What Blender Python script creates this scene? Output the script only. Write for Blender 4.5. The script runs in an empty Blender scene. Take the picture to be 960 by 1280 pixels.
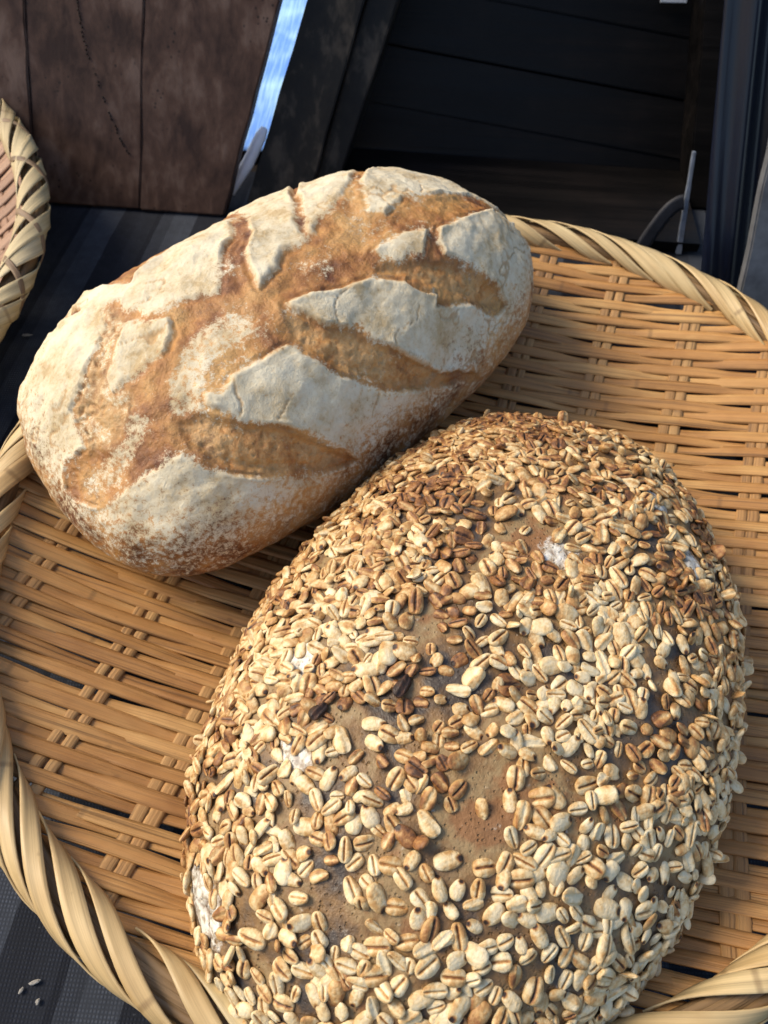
import bpy, bmesh, math, random
import numpy as np
from mathutils import Vector, Matrix, Euler

random.seed(7)
rng = np.random.default_rng(7)
scn = bpy.context.scene
col = scn.collection
PI = math.pi

# ------------------------------------------------------------------ camera
FPX = 1035.0
cam_d = bpy.data.cameras.new('camera')
cam_d.sensor_fit = 'VERTICAL'
cam_d.sensor_height = 36.0
cam_d.lens = FPX / 1280.0 * 36.0
cam_d.clip_start = 0.01
cam_d.clip_end = 200
cam = bpy.data.objects.new('camera', cam_d)
col.objects.link(cam)
PITCH, ROLL = math.radians(55), math.radians(4)
CAM = Vector((-0.041, -0.201, 0.334))
fw = Vector((0, math.cos(PITCH), -math.sin(PITCH)))
rt = Vector((1, 0, 0))
up = rt.cross(fw)
r2 = rt * math.cos(ROLL) + up * math.sin(ROLL)
u2 = -rt * math.sin(ROLL) + up * math.cos(ROLL)
M = Matrix((r2, u2, -fw)).transposed().to_4x4()
M.translation = CAM
cam.matrix_world = M
cam_d.dof.use_dof = True
cam_d.dof.focus_distance = 0.285
cam_d.dof.aperture_fstop = 20.0
scn.camera = cam

# ------------------------------------------------------------------ sky and sun
SUN_DIR = Vector((-0.72, 0.16, 0.68)).normalized()
world = bpy.data.worlds.new('World')
scn.world = world
world.use_nodes = True
wn = world.node_tree.nodes
sky = wn.new('ShaderNodeTexSky')
sky.sky_type = 'NISHITA'
sky.sun_disc = False
sky.sun_elevation = math.asin(SUN_DIR.z)
sky.sun_rotation = math.atan2(SUN_DIR.x, SUN_DIR.y)
sky.dust_density = 2.0
world.node_tree.links.new(sky.outputs[0], wn['Background'].inputs[0])
wn['Background'].inputs[1].default_value = 0.076
sun_d = bpy.data.lights.new('sun', 'SUN')
sun_d.energy = 1.38
sun_d.angle = math.radians(25)
sun_d.color = (1.0, 0.86, 0.65)
sun = bpy.data.objects.new('sun', sun_d)
sun.rotation_euler = SUN_DIR.to_track_quat('Z', 'Y').to_euler()
col.objects.link(sun)
scn.view_settings.view_transform = 'Standard'
scn.view_settings.look = 'None'
scn.view_settings.exposure = 1.52
scn.view_settings.gamma = 1.0
scn.view_settings.use_curve_mapping = False
scn.cycles.max_bounces = 8

# ------------------------------------------------------------------ helpers
def tag(o, label=None, cat=None, group=None, kind=None):
    if label: o['label'] = label
    if cat: o['category'] = cat
    if group: o['group'] = group
    if kind: o['kind'] = kind
    return o

def link(name, me, mat=None, parent=None):
    o = bpy.data.objects.new(name, me)
    col.objects.link(o)
    if mat and me and not me.materials:
        me.materials.append(mat)
    if parent: o.parent = parent
    return o

def empty(name, loc=(0, 0, 0)):
    o = bpy.data.objects.new(name, None)
    o.empty_display_size = 0.01
    o.location = loc
    col.objects.link(o)
    return o

def mesh_np(name, V, F, smooth=True, attrs=None, uv=None):
    """V (n,3), F (m,4) quads"""
    me = bpy.data.meshes.new(name)
    V = np.asarray(V, np.float32); F = np.asarray(F, np.int32)
    k = F.shape[1]
    me.vertices.add(len(V)); me.vertices.foreach_set('co', V.ravel())
    me.loops.add(F.size); me.loops.foreach_set('vertex_index', F.ravel())
    me.polygons.add(len(F))
    me.polygons.foreach_set('loop_start', np.arange(0, F.size, k, dtype=np.int32))
    me.polygons.foreach_set('use_smooth', np.full(len(F), smooth))
    me.update(calc_edges=True)
    me.validate()
    if attrs:
        for n, a in attrs.items():
            at = me.attributes.new(n, 'FLOAT', 'POINT')
            at.data.foreach_set('value', np.asarray(a, np.float32))
    if uv is not None:
        l = me.uv_layers.new(name='UVMap')
        l.data.foreach_set('uv', np.asarray(uv, np.float32)[F.ravel()].ravel())
    return me

def grid_faces(nx, ny, base=0):
    i, j = np.meshgrid(np.arange(nx - 1), np.arange(ny - 1), indexing='ij')
    a = (i * ny + j).ravel()
    return np.stack([a, a + ny, a + ny + 1, a + 1], 1) + base

def _hash(ix, iy, iz):
    h = (ix * 374761393 + iy * 668265263 + iz * 2147483647) & 0xFFFFFFFF
    h = ((h ^ (h >> 13)) * 1274126177) & 0xFFFFFFFF
    h = (h ^ (h >> 16)) & 0xFFFFFFFF
    return h / 2147483647.5 - 1.0

def vnoise(P, s=1.0, seed=0):
    P = np.asarray(P, float) * s + seed * 17.31
    i = np.floor(P).astype(np.int64); f = P - i
    f = f * f * (3 - 2 * f)
    r = 0
    for dx in (0, 1):
        for dy in (0, 1):
            for dz in (0, 1):
                w = (f[..., 0] if dx else 1 - f[..., 0]) * (f[..., 1] if dy else 1 - f[..., 1]) * (f[..., 2] if dz else 1 - f[..., 2])
                r = r + w * _hash(i[..., 0] + dx, i[..., 1] + dy, i[..., 2] + dz)
    return r

def fbm(P, s, n=4, seed=0):
    r = 0; a = 1.0; t = 0
    for k in range(n):
        r = r + a * vnoise(P, s * 2 ** k, seed + k); t += a; a *= 0.55
    return r / t

def sstep(a, b, x):
    t = np.clip((x - a) / (b - a), 0, 1)
    return t * t * (3 - 2 * t)

# ------------------------------------------------------------------ material helpers
class NT:
    def __init__(s, name):
        s.m = bpy.data.materials.new(name); s.m.use_nodes = True
        s.t = s.m.node_tree; s.n = s.t.nodes; s.b = s.n['Principled BSDF']
    def new(s, t, **kw):
        n = s.n.new(t)
        for k, v in kw.items(): setattr(n, k, v)
        return n
    def l(s, a, b): s.t.links.new(a, b)
    def val(s, inp, v):
        if hasattr(v, 'is_output'): s.l(v, inp)
        else: inp.default_value = v
    def math(s, op, a, b=0.0, clamp=False):
        n = s.new('ShaderNodeMath', operation=op); n.use_clamp = clamp
        s.val(n.inputs[0], a); s.val(n.inputs[1], b); return n.outputs[0]
    def noise(s, vec, scale, detail=4, rough=0.6, dist=0.0):
        n = s.new('ShaderNodeTexNoise')
        n.inputs['Scale'].default_value = scale; n.inputs['Detail'].default_value = detail
        n.inputs['Roughness'].default_value = rough; n.inputs['Distortion'].default_value = dist
        if vec is not None: s.l(vec, n.inputs['Vector'])
        return n.outputs[0]
    def ramp(s, fac, pts, interp='LINEAR'):
        r = s.new('ShaderNodeValToRGB'); r.color_ramp.interpolation = interp
        el = r.color_ramp.elements
        while len(el) < len(pts): el.new(0.5)
        for e, (p, c) in zip(el, pts):
            e.position = p
            e.color = (c, c, c, 1) if not isinstance(c, tuple) else (*c, 1)
        s.val(r.inputs[0], fac); return r.outputs[0]
    def mix(s, fac, a, b, mode='MIX'):
        n = s.new('ShaderNodeMix', data_type='RGBA', blend_type=mode)
        s.val(n.inputs[0], fac)
        for i, v in ((6, a), (7, b)):
            if isinstance(v, tuple): n.inputs[i].default_value = (*v, 1)
            else: s.l(v, n.inputs[i])
        return n.outputs[2]
    def mapr(s, v, a, b, c=0.0, d=1.0):
        n = s.new('ShaderNodeMapRange'); n.clamp = True
        s.val(n.inputs[0], v)
        for i, x in enumerate((a, b, c, d)): n.inputs[i + 1].default_value = x
        return n.outputs[0]
    def attr(s, name): return s.new('ShaderNodeAttribute', attribute_name=name).outputs['Fac']
    def coord(s, out='Object'): return s.new('ShaderNodeTexCoord').outputs[out]
    def scaled(s, vec, sc, rot=(0, 0, 0)):
        m = s.new('ShaderNodeMapping'); m.inputs['Scale'].default_value = sc; m.inputs['Rotation'].default_value = rot
        s.l(vec, m.inputs[0]); return m.outputs[0]
    def bump(s, h, strength=0.3, dist=0.001, prev=None):
        b = s.new('ShaderNodeBump'); b.inputs['Strength'].default_value = strength; b.inputs['Distance'].default_value = dist
        s.l(h, b.inputs['Height'])
        if prev: s.l(prev, b.inputs['Normal'])
        return b.outputs[0]
    def out(s, color, rough=0.6, normal=None, spec=0.5):
        if isinstance(color, tuple): s.b.inputs['Base Color'].default_value = (*color, 1)
        else: s.l(color, s.b.inputs['Base Color'])
        s.val(s.b.inputs['Roughness'], rough)
        s.b.inputs['Specular IOR Level'].default_value = spec
        if normal: s.l(normal, s.b.inputs['Normal'])
        return s.m

def bamboo(name, c0, c1, c2, streak=0.5, rough=0.5, bmp=0.8):
    t = NT(name)
    uv = t.coord('UV')
    rnd = t.new('ShaderNodeObjectInfo').outputs['Random']
    add = t.new('ShaderNodeVectorMath', operation='ADD')
    comb = t.new('ShaderNodeCombineXYZ'); t.l(t.math('MULTIPLY', rnd, 37.0), comb.inputs[0]); t.l(t.math('MULTIPLY', rnd, 91.0), comb.inputs[1])
    t.l(uv, add.inputs[0]); t.l(comb.outputs[0], add.inputs[1])
    v = add.outputs[0]
    fine = t.noise(t.scaled(v, (12.0, 1500.0, 1)), 1.0, 3, 0.7)
    mid = t.noise(t.scaled(v, (7.0, 520.0, 1)), 1.0, 2, 0.5)
    broad = t.noise(t.scaled(v, (26.0, 60.0, 1)), 1.0, 3, 0.6)
    base = t.ramp(t.math('ADD', t.math('MULTIPLY', rnd, 0.50), t.math('MULTIPLY', t.mapr(broad, 0.3, 0.7), 0.5)), [(0.15, c0), (0.55, c1), (0.9, c2)])
    st = t.math('ADD', t.math('MULTIPLY', fine, 0.5), t.math('MULTIPLY', mid, 0.5))
    dark = t.ramp(st, [(0.36, 1 - streak), (0.47, 0.93), (0.56, 1.06), (0.68, 1.16)])
    c = t.mix(1.0, base, dark, 'MULTIPLY')
    sp = t.new('ShaderNodeSeparateXYZ'); t.l(v, sp.inputs[0])
    nd = t.math('ABSOLUTE', t.math('SUBTRACT', t.math('FRACT', t.math('MULTIPLY', sp.outputs[0], 4.3)), 0.5))
    c = t.mix(t.mapr(nd, 0.002, 0.007, 0.45, 0.0), c, (0.14, 0.075, 0.03))
    spots = t.mapr(t.noise(t.scaled(v, (160, 200, 1)), 1.0, 2, 0.5), 0.70, 0.80)
    c = t.mix(t.math('MULTIPLY', spots, 0.35), c, (0.10, 0.05, 0.02))
    nb = t.bump(st, bmp, 0.0010)
    return t.out(c, t.mapr(broad, 0.3, 0.7, rough - 0.08, rough + 0.12), nb, 0.4)

MAT = {}
MAT['weaver'] = bamboo('bamboo_weaver', (0.29, 0.135, 0.042), (0.42, 0.215, 0.070), (0.54, 0.315, 0.115), 0.55, 0.46)
MAT['stake'] = bamboo('bamboo_stake', (0.27, 0.135, 0.046), (0.37, 0.20, 0.072), (0.44, 0.26, 0.10), 0.6, 0.5)
MAT['rim'] = bamboo('bamboo_rim', (0.44, 0.29, 0.125), (0.54, 0.39, 0.19), (0.60, 0.47, 0.25), 0.3, 0.42, 0.25)
MAT['hoop'] = bamboo('bamboo_hoop', (0.16, 0.095, 0.042), (0.24, 0.15, 0.07), (0.30, 0.20, 0.10), 0.5, 0.5)
MAT['weaver2'] = bamboo('bamboo_reddish', (0.24, 0.13, 0.075), (0.32, 0.18, 0.105), (0.38, 0.23, 0.14), 0.4, 0.5)
MAT['rim2'] = bamboo('bamboo_pale', (0.40, 0.30, 0.15), (0.50, 0.40, 0.22), (0.56, 0.46, 0.28), 0.3, 0.45)
MAT['binding'] = bamboo('bamboo_binding', (0.16, 0.10, 0.05), (0.22, 0.14, 0.075), (0.27, 0.18, 0.10), 0.4, 0.5)

def wood(name, c0, c1, c2, sc=1.0, rough=0.7, axis='z', worm=0.0):
    t = NT(name)
    co = t.coord('Object')
    rnd = t.new('ShaderNodeObjectInfo').outputs['Random']
    add = t.new('ShaderNodeVectorMath', operation='ADD')
    comb = t.new('ShaderNodeCombineXYZ')
    for i in range(3): t.l(t.math('MULTIPLY', rnd, 3.7 + i), comb.inputs[i])
    t.l(co, add.inputs[0]); t.l(comb.outputs[0], add.inputs[1]); v = add.outputs[0]
    s_ = {'z': (90, 90, 5), 'x': (5, 90, 90)}[axis]
    g = t.noise(t.scaled(v, tuple(k * sc for k in s_)), 1.0, 5, 0.6, 0.25)
    g2 = t.noise(t.scaled(v, tuple(k * sc * 4 for k in s_)), 1.0, 3, 0.6)
    pat = t.noise(v, 28.0 * sc, 4, 0.6)
    f = t.math('ADD', t.math('MULTIPLY', g, 0.6), t.math('ADD', t.math('MULTIPLY', pat, 0.42), t.math('MULTIPLY', g2, 0.06)))
    c = t.ramp(f, [(0.44, c0), (0.55, c1), (0.66, c2)])
    h = t.math('ADD', g, t.math('MULTIPLY', g2, 0.4))
    if worm:
        vo = t.new('ShaderNodeTexVoronoi'); vo.inputs['Scale'].default_value = 260
        t.l(v, vo.inputs['Vector'])
        hole = t.math('MULTIPLY', t.mapr(vo.outputs['Distance'], 0.12, 0.26, 1.0, 0.0), t.mapr(t.noise(v, 30, 2), 0.56, 0.64))
        c = t.mix(t.math('MULTIPLY', hole, worm), c, (0.008, 0.006, 0.005))
    return t.out(c, t.mapr(g, 0.3, 0.7, rough - 0.1, rough + 0.1), t.bump(h, 0.35, 0.0012), 0.2)

MAT['board'] = wood('weathered_board', (0.028, 0.0135, 0.009), (0.062, 0.033, 0.023), (0.112, 0.072, 0.056), 0.8, 0.6, 'z', 0.85)
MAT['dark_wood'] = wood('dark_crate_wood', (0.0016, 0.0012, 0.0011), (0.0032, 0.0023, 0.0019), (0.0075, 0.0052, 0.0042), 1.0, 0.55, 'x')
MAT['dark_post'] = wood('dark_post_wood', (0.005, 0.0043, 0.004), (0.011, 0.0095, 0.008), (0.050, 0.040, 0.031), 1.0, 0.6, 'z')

def cloth_material():
    t = NT('striped_cloth')
    co = t.coord('Object')
    sep = t.new('ShaderNodeSeparateXYZ'); t.l(co, sep.inputs[0])
    c = t.math('SUBTRACT', sep.outputs[0], t.math('MULTIPLY', sep.outputs[1], 0.09))
    w = t.math('ADD', c, t.math('MULTIPLY', t.math('SUBTRACT', t.noise(co, 60, 2), 0.5), 0.0012))
    fr = t.math('FRACT', t.math('DIVIDE', t.math('ADD', w, 0.2675 + 0.0475 * 40), 0.0475))
    stripe = t.ramp(fr, [(0.0, 0.55), (0.16, 0.95), (0.47, 0.08), (0.72, 0.16), (0.93, 0.0)], 'CONSTANT')
    def threads(k, sc):
        return t.math('ADD', t.math('MULTIPLY', t.math('SINE', t.math('MULTIPLY', sep.outputs[k], sc)), 0.5), 0.5)
    ta, tb = threads(0, 4800.0), threads(1, 4300.0)
    weave = t.math('MULTIPLY', t.math('POWER', ta, 0.7), t.math('POWER', tb, 0.7))
    weave = t.math('MULTIPLY', weave, t.mapr(t.noise(co, 140, 4, 0.7), 0.35, 0.65, 0.25, 1.25))
    blotch = t.noise(t.scaled(co, (60, 8, 1)), 1.0, 4, 0.7)
    col_ = t.mix(stripe, (0.0055, 0.0075, 0.014), (0.040, 0.047, 0.062))
    k = t.math('ADD', t.math('MULTIPLY', weave, 1.1), t.math('MULTIPLY', blotch, 0.9))
    c2 = t.mix(1.0, col_, t.ramp(t.math('MULTIPLY', k, 0.5), [(0.1, 0.45), (0.5, 1.0), (0.9, 1.6)]), 'MULTIPLY')
    lint = t.mapr(t.noise(co, 900, 2, 0.5), 0.70, 0.76)
    c2 = t.mix(t.math('MULTIPLY', lint, 0.25), c2, (0.15, 0.16, 0.17))
    return t.out(c2, 0.85, t.bump(weave, 0.5, 0.0004), 0.25)
MAT['cloth'] = cloth_material()
MAT['table'] = wood('table_wood', (0.010, 0.008, 0.007), (0.02, 0.015, 0.012), (0.035, 0.026, 0.02), 0.5, 0.6, 'x')

def plain(name, c, rough=0.5, metal=0.0, nscale=200.0, var=0.3):
    t = NT(name)
    co = t.coord('Object')
    n = t.noise(co, nscale, 4)
    cc = t.mix(1.0, c, t.ramp(n, [(0.3, 1 - var), (0.7, 1 + var)]), 'MULTIPLY')
    t.b.inputs['Metallic'].default_value = metal
    return t.out(cc, rough, t.bump(n, 0.15, 0.0004))

# ------------------------------------------------------------------ table, cloth
def sheet(name, x0, x1, y0, y1, z, mat, th=0.0):
    bm = bmesh.new()
    bmesh.ops.create_cube(bm, size=1)
    for v in bm.verts:
        v.co = ((x0 + x1) / 2 + v.co.x * (x1 - x0), (y0 + y1) / 2 + v.co.y * (y1 - y0), z - th / 2 + v.co.z * th)
    me = bpy.data.meshes.new(name); bm.to_mesh(me); bm.free()
    return link(name, me, mat)
tag(sheet('table', -1.2, 1.2, -0.7, 1.1, -0.004, MAT['table'], 0.04), kind='structure')
# cloth: a gently uneven sheet
nx, ny = 140, 110
gx, gy = np.meshgrid(np.linspace(-0.75, 0.75, nx), np.linspace(-0.55, 0.31, ny), indexing='ij')
gz = 0.0011 * fbm(np.stack([gx, gy, 0 * gx], -1), 14, 3, 5) - 0.0008
cl = link('tablecloth', mesh_np('tablecloth', np.stack([gx, gy, gz], -1).reshape(-1, 3), grid_faces(nx, ny)), MAT['cloth'])
md = cl.modifiers.new('thickness', 'SOLIDIFY'); md.thickness = 0.0012; md.offset = -1
tag(cl, 'dark navy tablecloth with woven grey and black stripes under the baskets', 'tablecloth')

# ------------------------------------------------------------------ baskets
def strip_mesh(name, path, side, nrm, width, thick, camber=0.25, ncross=5):
    """ribbon with thickness along path (n,3); side, nrm unit vectors (n,3)"""
    n = len(path)
    t = np.linspace(-1, 1, ncross)
    w = np.broadcast_to(np.asarray(width, float), (n,))
    top = path[:, None] + side[:, None] * (t[None, :, None] * w[:, None, None] / 2) + nrm[:, None] * (thick * (0.5 - camber * t ** 2))[None, :, None]
    bot = path[:, None] + side[:, None] * (t[None, ::-1, None] * w[:, None, None] / 2) - nrm[:, None] * np.full(ncross, thick * 0.5)[None, :, None]
    V = np.concatenate([top, bot], 1)             # (n, 2*ncross, 3)
    m = 2 * ncross
    seg = np.concatenate([[0], np.cumsum(np.linalg.norm(np.diff(path, axis=0), axis=1))])
    U = np.concatenate([t, t[::-1]]) * np.mean(w) / 2
    uv = np.stack([np.repeat(seg, m), np.tile(U, n)], 1)
    i, j = np.meshgrid(np.arange(n - 1), np.arange(m), indexing='ij')
    a = (i * m + j).ravel(); b = (i * m + (j + 1) % m).ravel()
    F = np.stack([a, a + m, b + m, b], 1)
    me = mesh_np(name, V.reshape(-1, 3), F, True, None, uv)
    return me

def norm(v): return v / np.maximum(np.linalg.norm(v, axis=-1, keepdims=True), 1e-9)

def basket(name, label, group, loc, R, H, yaw, stakes, pitch, mats, nwrap, wrapw, wdelta, tube, p_dish, binding=0, seed=1, oval=None):
    rg = np.random.default_rng(seed)
    root = empty(name, loc)
    tag(root, label, 'basket', group)
    Rc = R - tube[0]                                # tube centre radius
    Hc = H - tube[1]
    zb = 0.0042
    def zd(x, y):
        r = np.sqrt(x * x + y * y) / Rc
        return zb + (Hc - zb) * np.clip(r, 0, 1.05) ** p_dish
    cw, sw = math.cos(yaw), math.sin(yaw)
    e1 = np.array([cw, sw]); e2 = np.array([-sw, cw])  # weaver direction, stake direction
    def dishpt(a, b, dz):
        x = a * e1[0] + b * e2[0]; y = a * e1[1] + b * e2[1]
        return np.stack([x, y, zd(x, y) + dz], -1)
    def frames(P, horiz):
        T = norm(np.gradient(P, axis=0))
        h = 1e-3
        x, y = P[:, 0], P[:, 1]
        gxx = (zd(x + h, y) - zd(x - h, y)) / (2 * h); gyy = (zd(x, y + h) - zd(x, y - h)) / (2 * h)
        N = norm(np.stack([-gxx, -gyy, np.ones_like(x)], -1))
        N = norm(N - T * (N * T).sum(-1, keepdims=True))
        return np.cross(N, T), N
    Rm = Rc - 0.001
    sw_ = 0.0051
    nw = int(2 * Rm / pitch)
    bs = (np.arange(nw) - (nw - 1) / 2) * pitch
    amp = 0.00095
    # weavers run over one pair of stakes and under the next
    st = np.array(stakes)
    for i, b0 in enumerate(bs):
        L = math.sqrt(max(Rm * Rm - b0 * b0, 0))
        if L < 0.02: continue
        n = max(24, int(2 * L / 0.0045))
        a = np.linspace(-L, L, n)
        ks = np.interp(a, st, np.arange(len(st)))   # extrapolation clamps
        ks = np.where(a < st[0], (a - st[0]) / (st[1] - st[0]), ks)
        ks = np.where(a > st[-1], len(st) - 1 + (a - st[-1]) / (st[-1] - st[-2]), ks)
        ph = np.cos(PI * (ks + i))
        ph = np.sign(ph) * np.abs(ph) ** 0.7
        b = b0 + 0.0006 * rg.normal() + 0.0008 * vnoise(np.stack([a * 22, 0 * a + i * 3.3, 0 * a], -1)) + 0.0
        P = dishpt(a, b, 0.0007 + amp * (0.5 + 0.9 * ph * 1.0) + 0.0002 * rg.normal())
        S, N = frames(P, True)
        w = pitch * (1.04 + 0.12 * np.clip(ph, -1, 1)) * (1 + 0.07 * rg.normal())
        w = np.clip(w, pitch * 0.75, pitch * 1.27)
        tl = 0.10 * rg.normal() + 0.12 * vnoise(np.stack([a * 15, 0 * a + i * 7.7, 0 * a + 3], -1))
        S2 = norm(S + N * tl[:, None]); N2 = norm(N - S * tl[:, None])
        me = strip_mesh('weaver', P, S2, N2, w, 0.0011, 0.16)
        link('weaver', me, mats[0], root)
    for k, a0 in enumerate(stakes):
        for sgn in (-1, 1):
            aa = a0 + sgn * 0.00270 + 0.0003 * rg.normal()
            L2 = Rm * Rm - aa * aa
            if L2 <= 0.0004: continue
            L = math.sqrt(L2)
            n = max(40, int(2 * L / 0.004))
            b = np.linspace(-L, L, n)
            # the stakes bend the other way a little
            ii = np.interp(b, bs, np.arange(nw))
            ph = np.cos(PI * (ii + k))
            P = dishpt(aa + 0.0004 * vnoise(np.stack([b * 20, 0 * b + k, 0 * b], -1)), b, 0.0012 - 0.0004 * ph)
            S, N = frames(P, False)
            me = strip_mesh('stake', P, S, N, sw_ * (1 + 0.06 * rg.normal()), 0.0011, 0.22)
            link('stake', me, mats[1], root)
    # hoops that the rim is wound on
    th = np.linspace(0, 2 * PI, 121)
    for (dr, dz, w, thk) in ((tube[0] * 0.62, -tube[1] * 0.15, tube[1] * 1.5, 0.004), (-tube[0] * 0.45, -tube[1] * 0.1, tube[1] * 1.5, 0.004), (0.0, tube[1] * 0.25, tube[0] * 1.1, tube[1] * 1.0)):
        r = Rc + dr + 0.0004 * np.sin(3 * th + dr * 900)
        P = np.stack([r * np.cos(th), r * np.sin(th), 0 * th + Hc + dz], -1)
        rad = np.stack([np.cos(th), np.sin(th), 0 * th], -1); upv = np.tile([0, 0, 1.0], (len(th), 1))
        if dr == 0.0: me = strip_mesh('rim_hoop', P, rad, upv, w, thk, 0.3)
        else: me = strip_mesh('rim_hoop', P, upv, rad * (1 if dr > 0 else -1), w, thk, 0.3)
        link('rim_hoop', me, mats[3], root)
    def wrap(nm, th0, delta, w, lift, mat, a0=-60, a1=206, thk=0.0008, n=26):
        s = np.linspace(0, 1, n)
        psi = np.radians(a0 + (a1 - a0) * s)
        t = th0 - delta * s + 0.006 * rg.normal() * s
        def pt(t, psi, e):
            ra = Rc + (tube[0] + e) * np.cos(psi); z = Hc + (tube[1] + e) * np.sin(psi)
            return np.stack([ra * np.cos(t), ra * np.sin(t), z], -1)
        ends = 0.0008 * (np.abs(s - 0.5) * 2) ** 3
        P = pt(t, psi, lift - ends)
        N = norm(pt(t, psi, 0.002) - pt(t, psi, 0.0))
        T = norm(np.gradient(P, axis=0))
        N = norm(N - T * (N * T).sum(-1, keepdims=True))
        S = np.cross(N, T)
        w_ = w * (0.92 + 0.08 * np.sin(PI * s)) * (1 + 0.05 * vnoise(np.stack([s * 5, 0 * s + th0 * 9, 0 * s], -1)))
        return link(nm, strip_mesh(nm, P, S, N, w_, thk, 0.22), mat, root)
    for k in range(nwrap):
        t0 = 2 * PI * (k + 0.08 * rg.normal()) / nwrap
        wrap('rim_wrap', t0, wdelta * (1 + 0.07 * rg.normal()), wrapw * (1 + 0.12 * rg.normal()), 0.0008 + 0.0011 * rg.random(), mats[2])
    for k in range(binding):
        t0 = 2 * PI * (k + 0.5 + 0.08 * rg.normal()) / binding
        wrap('rim_binding', t0, -wdelta * 0.55, wrapw * 0.40, 0.0021, MAT['binding'])
    if oval:                                        # hand-made: a little out of round
        A = Matrix.Rotation(oval[2], 4, 'Z') @ Matrix.Diagonal((oval[0], oval[1], 1, 1)) @ Matrix.Rotation(-oval[2], 4, 'Z')
        for ch in root.children: ch.data.transform(A)
    return root

GB = 'woven bamboo baskets on the table'
basket('bamboo_basket', 'round shallow woven bamboo basket holding both loaves of bread', GB, (-0.0061, 0.0058, 0), 0.21, 0.047, math.radians(-12.5),
       [-0.208, -0.168, -0.1205, -0.079, -0.038, 0.003, 0.044, 0.0885, 0.130, 0.172], 0.0051,
       (MAT['weaver'], MAT['stake'], MAT['rim'], MAT['hoop']), 62, 0.0066, 0.46, (0.0072, 0.0070), 2.6, 0, 3, (1.0186, 0.9557, 0.8815))
basket('bamboo_basket', 'second woven basket with dark cross bindings cut off at the edge beside the weathered board', GB, (-0.460, 0.125, 0), 0.23, 0.055, math.radians(24),
       [-0.205, -0.16, -0.115, -0.07, -0.025, 0.02, 0.065, 0.11, 0.155, 0.2], 0.0066,
       (MAT['weaver2'], MAT['weaver2'], MAT['rim2'], MAT['hoop']), 60, 0.0085, 0.36, (0.0066, 0.0062), 4.5, 30, 4)

# ------------------------------------------------------------------ loaf surface
def loaf_param(q, X, Y):
    cx, cy, ang, a, b, h, z0f, eu, tap, base, bend = q
    p = 2 / eu
    rho = (np.abs(X / a) ** p + np.abs(Y / b) ** p) ** (1 / p)
    r = np.maximum(rho, 1e-6)
    rc = np.where(rho < 2.0, rho, 2.0 + (rho - 2.0) * ((PI - 2.0) / 0.35))
    rc = np.minimum(rc, PI)
    g = np.maximum(np.sin(rc), 0) ** 0.85
    z0 = h * z0f; cz = np.cos(rc)
    z = np.where(cz > 0, z0 + (h - z0) * cz, z0 + z0 * cz)
    x = X / r * g
    y = Y / r * g * (1 + tap * x / a) + bend * (x / a) ** 2
    return np.stack([x, y, z], -1), rho

def loaf_grid(q, step):
    a, b = q[3], q[4]
    xs = np.arange(-a * 2.37, a * 2.37, step); ys = np.arange(-b * 2.37, b * 2.37, step)
    X, Y = np.meshgrid(xs, ys, indexing='ij')
    P, rho = loaf_param(q, X, Y)
    N = norm(np.cross(np.gradient(P, axis=0), np.gradient(P, axis=1)))
    bad = ~np.isfinite(N).all(-1) | (np.linalg.norm(N, axis=-1) < 0.5) | (rho > 2.30)
    N[bad] = (0, 0, -1)
    return X, Y, P, N, rho

def sdist(px, py, poly):
    """signed distance (mm), positive inside"""
    x0 = np.array([p[0] for p in poly]); y0 = np.array([p[1] for p in poly])
    x1, y1 = np.roll(x0, -1), np.roll(y0, -1)
    d = np.full(px.shape, 1e9, np.float32); ins = np.zeros(px.shape, bool)
    for a, b, c, e in zip(x0, y0, x1, y1):
        dx, dy = c - a, e - b
        t = np.clip(((px - a) * dx + (py - b) * dy) / max(dx * dx + dy * dy, 1e-9), 0, 1)
        d = np.minimum(d, (px - a - t * dx) ** 2 + (py - b - t * dy) ** 2)
        if b != e:
            ins ^= ((b > py) != (e > py)) & (px < (c - a) * (py - b) / (e - b) + a)
    d = np.sqrt(d)
    return np.where(ins, d, -d)

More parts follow.
